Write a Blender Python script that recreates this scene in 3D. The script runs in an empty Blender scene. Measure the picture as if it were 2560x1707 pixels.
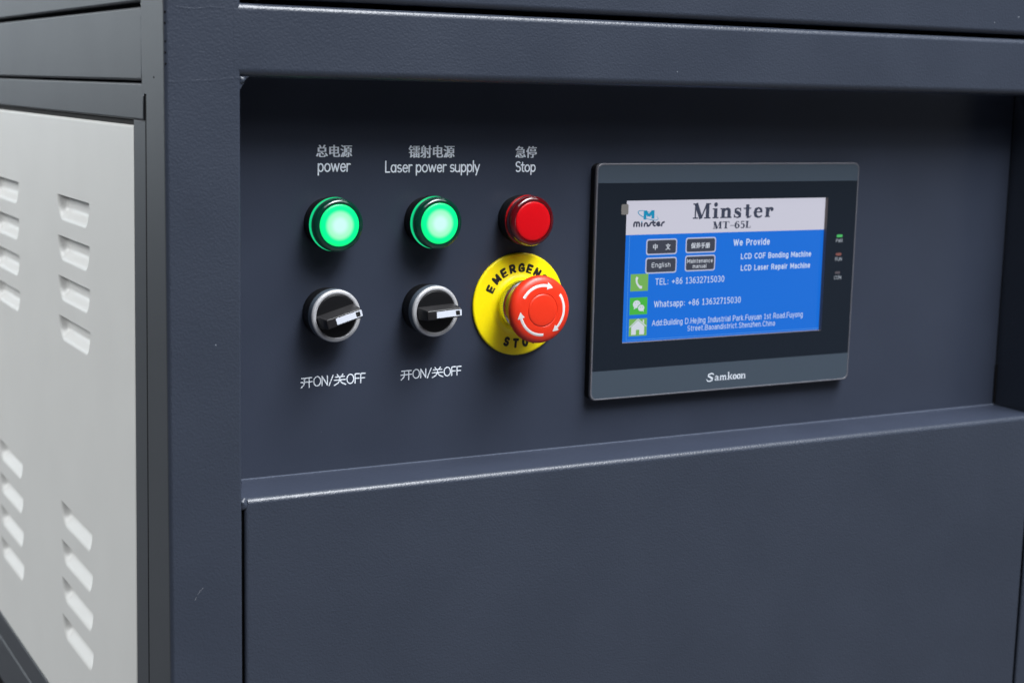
import bpy, bmesh, math, random
from mathutils import Vector, Matrix
random.seed(7)
PI = math.pi
S = 0.001                      # everything is drawn in millimetres
OFF = Vector((0.0, 0.0, 0.95)) # height of the drawing origin above the floor (metres)
scene = bpy.context.scene
COL = scene.collection

def W(x, y, z):
    return Vector((x*S, y*S, z*S)) + OFF

# ------------------------------------------------------------------ camera
cam_data = bpy.data.cameras.new("camera")
cam = bpy.data.objects.new("camera", cam_data)
COL.objects.link(cam)
cam_data.sensor_width = 36.0
cam_data.lens = 56.381
cam_data.clip_start = 0.01
cam_data.clip_end = 200.0
R = Matrix(((0.87842586, 0.05546395, -0.47464909),
            (-0.47733639, 0.14914062, -0.86597174),
            (0.02275925, 0.98725925, 0.15748394)))
cam.matrix_world = Matrix.Translation(W(0, -811.69, 0)) @ R.to_4x4()
cam_data.dof.use_dof = True
cam_data.dof.focus_distance = 0.888
cam_data.dof.aperture_fstop = 10.0
scene.camera = cam

# ------------------------------------------------------------------ world and lamps
world = bpy.data.worlds.new("World")
scene.world = world
world.use_nodes = True
wbg = world.node_tree.nodes["Background"]
wbg.inputs[0].default_value = (0.72, 0.80, 1.0, 1)
wbg.inputs[1].default_value = 0.035

def area(name, loc, target, sx, sy, power, color):
    ld = bpy.data.lights.new(name, 'AREA')
    ld.shape = 'RECTANGLE'
    ld.size = sx
    ld.size_y = sy
    ld.energy = power
    ld.color = color
    o = bpy.data.objects.new(name, ld)
    COL.objects.link(o)
    o.location = loc
    o.rotation_euler = (Vector(target) - Vector(loc)).to_track_quat('-Z', 'Y').to_euler()
    return o

area("ceiling_light", (1.15, -0.56, 2.95), (1.05, -0.52, 0.9), 3.8, 0.95, 290, (0.93, 0.96, 1.0))
area("ceiling_light", (1.1, -2.3, 3.1), (1.0, -2.0, 0.9), 3.4, 2.6, 95, (0.93, 0.96, 1.0))
area("window_light", (-2.2, 6.5, 1.75), (0.2, 0.2, 1.1), 3.0, 1.7, 56, (0.83, 0.93, 1.0))
area("side_light", (-2.0, 1.5, 2.75), (0.23, 0.3, 0.8), 1.8, 1.4, 140, (0.95, 0.98, 1.0))
area("display_haze_light", (5.7, -4.5, 0.32), (0.65, 0.0, 0.85), 2.2, 0.7, 3.2, (0.90, 0.95, 1.0))  # added unseen low light; its reflection hazes the display's right half

scene.view_settings.view_transform = 'Standard'
scene.view_settings.look = 'None'
scene.view_settings.exposure = 0.0
scene.view_settings.gamma = 1.0
scene.render.engine = 'CYCLES'
scene.cycles.max_bounces = 8

# ------------------------------------------------------------------ materials
def lin(r, g, b):
    f = lambda c: (c/255/12.92) if c/255 <= 0.04045 else ((c/255+0.055)/1.055)**2.4
    return (f(r), f(g), f(b), 1.0)

def new_mat(name):
    m = bpy.data.materials.new(name)
    m.use_nodes = True
    return m, m.node_tree, m.node_tree.nodes["Principled BSDF"]

def paint(name, col, rough, scale, bump, dist=0.0002, spec=0.5, vary=0.05, specks=True, coat=0.0, mottle=3.0, sp_scale=95, sp_size=0.038, sp_keep=0.94, sp_col=(0.35, 0.38, 0.42, 1)):
    """powder coat: orange-peel relief, slow colour drift, a few dust specks"""
    m, nt, p = new_mat(name)
    n = nt.nodes; l = nt.links
    tc = n.new("ShaderNodeTexCoord")
    nz = n.new("ShaderNodeTexNoise"); nz.inputs["Scale"].default_value = scale
    nz.inputs["Detail"].default_value = 1.5; nz.inputs["Roughness"].default_value = 0.45
    l.new(tc.outputs["Object"], nz.inputs["Vector"])
    nf = n.new("ShaderNodeTexNoise"); nf.inputs["Scale"].default_value = scale*0.28
    nf.inputs["Detail"].default_value = 2.0
    l.new(tc.outputs["Object"], nf.inputs["Vector"])
    ad = n.new("ShaderNodeMath"); ad.operation = 'MULTIPLY_ADD'; ad.inputs[1].default_value = 0.35
    l.new(nf.outputs["Fac"], ad.inputs[0]); l.new(nz.outputs["Fac"], ad.inputs[2])
    bp = n.new("ShaderNodeBump"); bp.inputs["Strength"].default_value = bump
    bp.inputs["Distance"].default_value = dist
    l.new(ad.outputs[0], bp.inputs["Height"]); l.new(bp.outputs[0], p.inputs["Normal"])
    big = n.new("ShaderNodeTexNoise"); big.inputs["Scale"].default_value = mottle*6
    big.inputs["Detail"].default_value = 4.0
    l.new(tc.outputs["Object"], big.inputs["Vector"])
    mr = n.new("ShaderNodeMapRange"); mr.inputs[1].default_value = 0.3; mr.inputs[2].default_value = 0.7
    mr.inputs[3].default_value = 1-vary; mr.inputs[4].default_value = 1+vary
    l.new(big.outputs["Fac"], mr.inputs[0])
    hs = n.new("ShaderNodeHueSaturation"); hs.inputs["Color"].default_value = col
    l.new(mr.outputs[0], hs.inputs["Value"])
    last = hs.outputs[0]
    if specks:
        vo = n.new("ShaderNodeTexVoronoi"); vo.inputs["Scale"].default_value = sp_scale
        l.new(tc.outputs["Object"], vo.inputs["Vector"])
        lt = n.new("ShaderNodeMath"); lt.operation = 'LESS_THAN'; lt.inputs[1].default_value = sp_size
        l.new(vo.outputs["Distance"], lt.inputs[0])
        sp = n.new("ShaderNodeSeparateColor"); l.new(vo.outputs["Color"], sp.inputs[0])
        g = n.new("ShaderNodeMath"); g.operation = 'GREATER_THAN'; g.inputs[1].default_value = sp_keep
        l.new(sp.outputs[0], g.inputs[0])
        mu = n.new("ShaderNodeMath"); mu.operation = 'MULTIPLY'
        l.new(lt.outputs[0], mu.inputs[0]); l.new(g.outputs[0], mu.inputs[1])
        m2 = n.new("ShaderNodeMath"); m2.operation = 'MULTIPLY'; m2.inputs[1].default_value = 0.55
        l.new(mu.outputs[0], m2.inputs[0])
        mx = n.new("ShaderNodeMix"); mx.data_type = 'RGBA'
        mx.inputs[7].default_value = sp_col
        l.new(m2.outputs[0], mx.inputs[0]); l.new(last, mx.inputs[6])
        last = mx.outputs[2]
    l.new(last, p.inputs["Base Color"])
    if sp_col[0] == 0.0:      # pits are dull as well as dark
        sl = n.new("ShaderNodeMath"); sl.operation = 'MULTIPLY_ADD'; sl.inputs[1].default_value = -0.7; sl.inputs[2].default_value = spec
        l.new(mu.outputs[0], sl.inputs[0]); l.new(sl.outputs[0], p.inputs["Specular IOR Level"])
    rv = 0.02 if vary < 0.03 else 0.07
    rr = n.new("ShaderNodeMapRange"); rr.inputs[1].default_value = 0.3; rr.inputs[2].default_value = 0.7
    rr.inputs[3].default_value = rough*(1-rv); rr.inputs[4].default_value = rough*(1+rv)
    l.new(big.outputs["Fac"], rr.inputs[0]); l.new(rr.outputs[0], p.inputs["Roughness"])
    p.inputs["Specular IOR Level"].default_value = spec
    p.inputs["Coat Weight"].default_value = coat
    return m

def plain(name, col, rough, metal=0.0, spec=0.5, coat=0.0, bump=0.0, bscale=900, sss=0.0, trans=0.0):
    m, nt, p = new_mat(name)
    n = nt.nodes; l = nt.links
    tc = n.new("ShaderNodeTexCoord")
    nz = n.new("ShaderNodeTexNoise"); nz.inputs["Scale"].default_value = bscale
    nz.inputs["Detail"].default_value = 3.0
    l.new(tc.outputs["Object"], nz.inputs["Vector"])
    mr = n.new("ShaderNodeMapRange"); mr.inputs[3].default_value = 0.93; mr.inputs[4].default_value = 1.05
    l.new(nz.outputs["Fac"], mr.inputs[0])
    hs = n.new("ShaderNodeHueSaturation"); hs.inputs["Color"].default_value = col
    l.new(mr.outputs[0], hs.inputs["Value"]); l.new(hs.outputs[0], p.inputs["Base Color"])
    if bump:
        bp = n.new("ShaderNodeBump"); bp.inputs["Strength"].default_value = bump
        bp.inputs["Distance"].default_value = 0.0001
        l.new(nz.outputs["Fac"], bp.inputs["Height"]); l.new(bp.outputs[0], p.inputs["Normal"])
    p.inputs["Roughness"].default_value = rough
    p.inputs["Metallic"].default_value = metal
    p.inputs["Specular IOR Level"].default_value = spec
    p.inputs["Coat Weight"].default_value = coat
    p.inputs["Coat Roughness"].default_value = 0.06
    if sss:
        p.inputs["Subsurface Weight"].default_value = sss
        p.inputs["Subsurface Radius"].default_value = (0.004, 0.002, 0.001)
    p.inputs["Transmission Weight"].default_value = trans
    return m

def lit(name, col, strength=1.0, gloss=True):
    """a lit area of the display: it gives off its own colour under a slightly glossy film"""
    m, nt, p = new_mat(name)
    p.inputs["Base Color"].default_value = (0.01, 0.01, 0.01, 1)
    p.inputs["Roughness"].default_value = 0.25
    p.inputs["Specular IOR Level"].default_value = 0.35 if gloss else 0.1
    p.inputs["Emission Color"].default_value = col
    p.inputs["Emission Strength"].default_value = strength
    return m

def lamp_mat(name, core, edge, r0, r1, strength):
    m, nt, p = new_mat(name)
    n = nt.nodes; l = nt.links
    tc = n.new("ShaderNodeTexCoord")
    mp = n.new("ShaderNodeMapping"); mp.inputs["Scale"].default_value = (1, 0, 1)
    l.new(tc.outputs["Object"], mp.inputs[0])
    ln = n.new("ShaderNodeVectorMath"); ln.operation = 'LENGTH'; l.new(mp.outputs[0], ln.inputs[0])
    mr = n.new("ShaderNodeMath"); mr.operation = 'MULTIPLY'; mr.inputs[1].default_value = 1/(r1*S)
    l.new(ln.outputs["Value"], mr.inputs[0])
    mx = n.new("ShaderNodeValToRGB"); mx.color_ramp.interpolation = 'EASE'
    el = mx.color_ramp.elements
    el[0].position = 0.0; el[0].color = core
    el[1].position = 1.0; el[1].color = (edge[0], edge[1]*0.9, edge[2]*0.85, 1)
    for ps, c in ((0.22, core), (0.56, (core[0]*0.62, 1.0, core[2]*0.60, 1)), (0.78, edge)):
        e = el.new(ps); e.color = c
    l.new(mr.outputs[0], mx.inputs[0])
    l.new(mx.outputs[0], p.inputs["Emission Color"])
    p.inputs["Emission Strength"].default_value = strength
    p.inputs["Base Color"].default_value = (0.0, 0.3, 0.1, 1)
    p.inputs["Roughness"].default_value = 0.3
    return m

M = {}
NAVY = (0.030, 0.037, 0.054, 1)
M['navy'] = paint("navy_powder_coat", NAVY, 0.36, 800, 0.62, 0.00028)
M['navy_smooth'] = paint("navy_powder_coat_flat", (0.031, 0.038, 0.058, 1), 0.33, 900, 0.22, 0.0002, spec=0.4)
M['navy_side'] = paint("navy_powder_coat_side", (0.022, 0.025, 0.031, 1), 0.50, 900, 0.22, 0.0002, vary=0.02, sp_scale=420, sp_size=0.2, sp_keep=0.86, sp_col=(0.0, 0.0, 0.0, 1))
M['door'] = paint("light_grey_powder_coat", (0.53, 0.525, 0.505, 1), 0.48, 800, 0.12, 0.0003, vary=0.02, specks=False)
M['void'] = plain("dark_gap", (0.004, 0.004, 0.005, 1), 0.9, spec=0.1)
M['seal'] = plain("rubber_seal", (0.006, 0.0055, 0.005, 1), 0.8, spec=0.2)
M['ink'] = plain("grey_white_ink", (0.72, 0.77, 0.83, 1), 0.55)
M['scuff'] = plain("paint_scuff", (0.16, 0.17, 0.19, 1), 0.6)
M['fold'] = plain("fold_highlight", (0.13, 0.15, 0.20, 1), 0.35)  # pale tone paints in the highlight along the ledge's rear fold
M['black'] = plain("black_plastic", (0.005, 0.005, 0.006, 1), 0.38, bump=0.25, spec=0.3)
M['base_black'] = plain("matt_black_plastic", (0.004, 0.004, 0.005, 1), 0.55, spec=0.25)
M['lever'] = plain("worn_black_plastic", (0.012, 0.011, 0.012, 1), 0.42, bump=0.4, bscale=1500)
M['satin'] = plain("satin_chrome", (0.50, 0.50, 0.515, 1), 0.45, metal=0.40, bump=0.15, bscale=2500)
M['collar'] = plain("steel_blue_collar", (0.10, 0.125, 0.155, 1), 0.35, metal=0.3)
M['chrome'] = plain("chrome", (0.55, 0.58, 0.62, 1), 0.18, metal=1.0)
M['white'] = plain("white_plastic", (0.60, 0.63, 0.70, 1), 0.4)
M['yellow'] = plain("yellow_plastic", (0.95, 0.76, 0.0, 1), 0.42, spec=0.4, sss=0.1)
M['black_ink'] = plain("black_ink", (0.006, 0.006, 0.006, 1), 0.5)
M['red'] = plain("red_plastic", (0.72, 0.030, 0.007, 1), 0.38, sss=0.12, bump=0.1, bscale=1600)
M['arrow'] = plain("white_print", (0.66, 0.65, 0.64, 1), 0.45)
M['red_disc'] = plain("red_lens_centre", (0.55, 0.003, 0.007, 1), 0.30, spec=0.25, sss=0.2)
M['red_ring'] = plain("dark_red_lens", (0.085, 0.002, 0.004, 1), 0.10, coat=0.8)
M['red_rim'] = plain("red_lens_rim", (0.40, 0.006, 0.008, 1), 0.15, coat=0.5)

def glow(name, base, em, st):
    m = plain(name, base, 0.15, coat=0.5)
    p = m.node_tree.nodes["Principled BSDF"]
    p.inputs["Emission Color"].default_value = em
    p.inputs["Emission Strength"].default_value = st
    return m
M['green_rim'] = glow("lit_green_lens_rim", (0.0, 0.08, 0.03, 1), (0.0, 0.75, 0.28, 1), 0.36)
M['green_ring'] = glow("dark_green_lens", (0.001, 0.022, 0.014, 1), (0.0, 0.40, 0.20, 1), 0.035)
M['green_rim_bright'] = glow("lit_green_lens_edge", (0.0, 0.08, 0.03, 1), (0.01, 0.9, 0.34, 1), 0.70)
M['green_disc'] = lamp_mat("lit_green_diffuser", (0.62, 1.0, 0.80, 1), (0.0, 0.93, 0.22, 1), 0, 11.2, 1.02)
M['bezel'] = plain("graphite_bezel", (0.035, 0.036, 0.040, 1), 0.38)
M['bezel_rim'] = plain("graphite_bezel_rim", (0.10, 0.10, 0.115, 1), 0.35)
M['band'] = plain("slate_band", (0.044, 0.060, 0.080, 1), 0.42, bump=0.12, bscale=2500)
M['overlay'] = plain("black_overlay", (0.007, 0.011, 0.018, 1), 0.36, spec=0.35, bump=0.12, bscale=2500)
M['tab'] = plain("film_tab", (0.16, 0.15, 0.14, 1), 0.35)
M['win_edge'] = plain("window_edge", (0.13, 0.11, 0.10, 1), 0.5)
M['label_ink'] = plain("pale_ink", (0.62, 0.66, 0.72, 1), 0.5)
M['dim_ink'] = plain("dim_pale_ink", (0.26, 0.28, 0.31, 1), 0.5)
M['film'] = lit("film_edge", (0.10, 0.33, 0.78, 1), 0.9)
M['s_blue'] = lit("display_blue", (0.0, 0.142, 0.66, 1))
M['s_white'] = lit("display_white", lin(197, 197, 212))
M['s_text'] = lit("display_text", lin(196, 212, 238))
M['s_dark'] = lit("display_dark", lin(52, 58, 78))
M['s_btn'] = lit("display_button", lin(56, 60, 74))
M['s_line'] = lit("display_button_edge", lin(178, 186, 214))
M['s_green1'] = lit("display_green", lin(112, 172, 84))
M['s_green2'] = lit("display_bright_green", lin(66, 176, 62))
M['s_icon'] = lit("display_icon_white", lin(205, 212, 224))
M['s_teal'] = lit("display_teal", lin(20, 135, 176))
M['led_g'] = lit("lit_green_led", lin(70, 175, 95))
M['led_r'] = plain("unlit_red_led", (0.17, 0.06, 0.05, 1), 0.5)
M['led_o'] = plain("unlit_grey_led", (0.07, 0.06, 0.07, 1), 0.5)
M['floor'] = paint("concrete_floor", (0.06, 0.06, 0.065, 1), 0.45, 60, 0.2, 0.001, specks=False)

# ------------------------------------------------------------------ object helpers
def empty(name, loc, label, cat, group=None):
    o = bpy.data.objects.new(name, None)
    o.empty_display_size = 0.01
    COL.objects.link(o)
    o.location = loc
    o['label'] = label
    o['category'] = cat
    if group: o['group'] = group
    return o

class MB:
    """collects faces in millimetres, relative to the parent thing"""
    def __init__(self): self.v = []; self.f = []
    def add(self, vs, fs):
        b = len(self.v)
        self.v += [tuple(p) for p in vs]
        self.f += [tuple(b+i for i in f) for f in fs]
        return self
    def box(self, x0, y0, z0, x1, y1, z1):
        vs = [(x, y, z) for x in (x0, x1) for y in (y0, y1) for z in (z0, z1)]
        return self.add(vs, [(0,1,3,2), (4,6,7,5), (0,4,5,1), (2,3,7,6), (0,2,6,4), (1,5,7,3)])
    def prism(self, prof, axis, a0, a1, caps=True):
        n = len(prof)
        def P(u, w, a):
            return {'x': (a, u, w), 'y': (u, a, w), 'z': (u, w, a)}[axis]
        vs = [P(u, w, a0) for u, w in prof] + [P(u, w, a1) for u, w in prof]
        fs = [(i, (i+1) % n, n+(i+1) % n, n+i) for i in range(n)]
        if caps: fs += [tuple(range(n))[::-1], tuple(range(n, 2*n))]
        return self.add(vs, fs)
    def lathe(self, prof, n=72, mod=None, cap0=False, cap1=True, cx=0, cz=0):
        """prof: list of (radius, distance out from the panel)"""
        vs = []; fs = []
        for k, (r, d) in enumerate(prof):
            for i in range(n):
                t = 2*PI*i/n
                rr = r*(mod(k, i) if mod else 1)
                vs.append((cx+rr*math.cos(t), -d, cz+rr*math.sin(t)))
        for k in range(len(prof)-1):
            for i in range(n):
                j = (i+1) % n
                fs.append((k*n+i, k*n+j, (k+1)*n+j, (k+1)*n+i))
        if cap1: fs.append(tuple((len(prof)-1)*n+i for i in range(n)))
        if cap0: fs.append(tuple(range(n))[::-1])
        return self.add(vs, fs)
    def flat(self, pts, y):
        return self.add([(x, y, z) for x, z in pts], [tuple(range(len(pts)))])
    def stroke(self, pts, w, y, h=0.08, cap=True):
        """rounded printed stroke: slightly domed ribbon in the xz plane, facing -y"""
        q = [Vector(pts[0])]
        for p in pts[1:]:
            if (Vector(p)-q[-1]).length > 1e-4: q.append(Vector(p))
        if len(q) < 2: q.append(q[0]+Vector((1e-3, 0)))
        closed = (q[0]-q[-1]).length < 1e-3 and len(q) > 3
        n = len(q); vs = []; fs = []
        for i in range(n):
            if closed:
                a = q[i-1] if i > 0 else q[-2]
                b = q[i+1] if i < n-1 else q[1]
            else:
                a = q[max(i-1, 0)]; b = q[min(i+1, n-1)]
            t = (b-a).normalized(); nn = Vector((-t.y, t.x))*w/2
            ps = (q[i]+nn, q[i], q[i]-nn)
            for k, p in enumerate(ps): vs.append((p.x, y-(h if k == 1 else 0), p.y))
        for i in range(n-1):
            a = 3*i; b = 3*(i+1)
            fs += [(a, a+1, b+1, b), (a+1, a+2, b+2, b+1)]
        if cap and not closed:
            for (i, j) in ((0, 1), (n-1, n-2)):
                t = (q[i]-q[j]).normalized(); a0 = math.atan2(t.y, t.x)
                b = len(vs); vs.append((q[i].x, y-h, q[i].y))
                for k in range(7):
                    an = a0-PI/2+PI*k/6
                    vs.append((q[i].x+w/2*math.cos(an), y, q[i].y+w/2*math.sin(an)))
                fs += [(b, b+1+k, b+2+k) for k in range(6)]
        return self.add(vs, fs)
    def vstroke(self, pts, y):
        """flat stroke with a width at every point (x, z, w)"""
        n = len(pts); vs = []
        for i in range(n):
            a = Vector(pts[max(i-1, 0)][:2]); b = Vector(pts[min(i+1, n-1)][:2])
            t = (b-a).normalized(); nn = Vector((-t.y, t.x))*pts[i][2]/2
            p = Vector(pts[i][:2])
            vs += [(p.x+nn.x, y, p.y+nn.y), (p.x-nn.x, y, p.y-nn.y)]
        return self.add(vs, [(2*i, 2*i+1, 2*i+3, 2*i+2) for i in range(n-1)])
    def build(self, name, mat, parent=None, smooth=None, wn=False, world=False, label=None, recalc=True):
        me = bpy.data.meshes.new(name)
        me.from_pydata([(a*S, b*S, c*S) for a, b, c in self.v], [], self.f)
        me.update()
        if recalc:
            bm = bmesh.new(); bm.from_mesh(me)
            bmesh.ops.remove_doubles(bm, verts=bm.verts, dist=1e-7)
            bmesh.ops.recalc_face_normals(bm, faces=bm.faces)
            bm.to_mesh(me); bm.free()
        me.materials.append(mat)
        if smooth is not None:
            me.polygons.foreach_set("use_smooth", [True]*len(me.polygons))
            me.set_sharp_from_angle(angle=math.radians(smooth))
        o = bpy.data.objects.new(name, me)
        COL.objects.link(o)
        if parent: o.parent = parent
        if wn:
            md = o.modifiers.new("weighted_normal", 'WEIGHTED_NORMAL'); md.keep_sharp = True
        if label: o['label'] = label
        return o

def arc(cx, cy, rx, ry, a0, a1, n=14):
    return [(cx+rx*math.cos(math.radians(a0+(a1-a0)*i/n)), cy+ry*math.sin(math.radians(a0+(a1-a0)*i/n))) for i in range(n+1)]

def rrect(x0, z0, x1, z1, r, n=6):
    p = []
    for cx, cz, a in ((x1-r, z1-r, 0), (x0+r, z1-r, 90), (x0+r, z0+r, 180), (x1-r, z0+r, 270)):
        p += arc(cx, cz, r, r, a, a+90, n)
    return p

def rprof(pts, radii, n=7):
    """polygon with rounded corners; pts in order, one radius per corner"""
    out = []
    m = len(pts)
    for i in range(m):
        p = Vector(pts[i]); a = Vector(pts[i-1]); b = Vector(pts[(i+1) % m]); r = radii[i]
        if r <= 0: out.append(tuple(p)); continue
        u = (a-p).normalized(); v = (b-p).normalized()
        ang = u.angle(v); d = r/math.tan(ang/2); c = p+(u+v).normalized()*(r/math.sin(ang/2))
        s = p+u*d; e = p+v*d
        a0 = math.atan2(s.y-c.y, s.x-c.x); a1 = math.atan2(e.y-c.y, e.x-c.x)
        while a1-a0 > PI: a1 -= 2*PI
        while a1-a0 < -PI: a1 += 2*PI
        out += [(c.x+r*math.cos(a0+(a1-a0)*k/n), c.y+r*math.sin(a0+(a1-a0)*k/n)) for k in range(n+1)]
    return out

# ------------------------------------------------------------------ monoline glyphs (unit cap height)
def LN(*a): return list(a)
PG = {   # narrow rounded lettering: (strokes, advance)
 'p': ([LN((.04,-.30),(.04,.66)), arc(.25,.33,.21,.33,0,360,20)], .58),
 'o': ([arc(.25,.33,.23,.33,0,360,20)], .60),
 'w': ([LN((0,.66),(.17,.02)), LN((.17,.02),(.33,.62)), LN((.33,.62),(.50,.02)), LN((.50,.02),(.67,.66))], .78),
 'e': ([LN((.04,.35),(.45,.35)), arc(.25,.33,.21,.33,4,322,18)], .56),
 'r': ([LN((.04,0),(.04,.66)), arc(.22,.40,.18,.25,180,62,8)], .38),
 'L': ([LN((.02,1),(.02,0)), LN((.02,0),(.38,0))], .50),
 'a': ([arc(.23,.33,.21,.33,0,360,20), LN((.44,.66),(.44,0))], .58),
 's': ([arc(.20,.49,.16,.165,45,270,12)+arc(.20,.17,.18,.16,90,-140,12)], .48),
 'u': ([LN((.02,.66),(.02,.22))+arc(.22,.22,.20,.22,180,360,10)+[(.42,.66)], LN((.42,.66),(.42,0))], .56),
 'l': ([LN((.02,1.02),(.02,.0))], .16),
 'y': ([LN((0,.66),(.22,.03)), LN((.44,.66),(.13,-.32))], .50),
 'S': ([arc(.25,.74,.21,.24,40,270,14)+arc(.25,.25,.22,.25,90,-145,14)], .56),
 't': ([LN((.13,.92),(.13,.14))+arc(.25,.14,.12,.13,180,285,6), LN((0,.66),(.30,.66))], .38),
 'O': ([arc(.34,.5,.31,.5,0,360,24)], .76),
 'N': ([LN((.02,0),(.02,1)), LN((.02,1),(.50,0)), LN((.50,0),(.50,1))], .66),
 'F': ([LN((.02,0),(.02,1)), LN((.02,1),(.42,1)), LN((.02,.52),(.38,.52))], .52),
 '/': ([LN((0,-.06),(.36,1.04))], .46),
 '开': ([LN((.06,.90),(.98,.93)), LN((.0,.46),(1.02,.50)), LN((.32,.90),(.32,.46),(.28,.20),(.02,-.10)), LN((.74,.92),(.74,-.10))], 1.12),
 '关': ([LN((.28,1.06),(.40,.86)), LN((.80,1.08),(.66,.86)), LN((.12,.80),(.94,.82)), LN((.0,.46),(1.04,.48)),
        LN((.52,.80),(.52,.46)), LN((.52,.46),(.36,.14),(.02,-.08)), LN((.52,.46),(.70,.14),(1.06,-.06))], 1.14),
 ' ': ([], .30),
}
def mono_text(s, x0, x1, zb, H, w, y, parent, label, name='printed_lettering', mat=None):
    adv = sum(PG[c][1] for c in s) - 0.12
    k = (x1-x0-w*0.6)/adv
    mb = MB(); x = x0+w*0.3
    for c in s:
        for st in PG[c][0]:
            mb.stroke([(x+u*k, zb+v*H) for u, v in st], w, y)
        x += PG[c][1]*k
    return mb.build(name, mat or M['ink'], parent, smooth=60, label=label, recalc=False)

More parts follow.
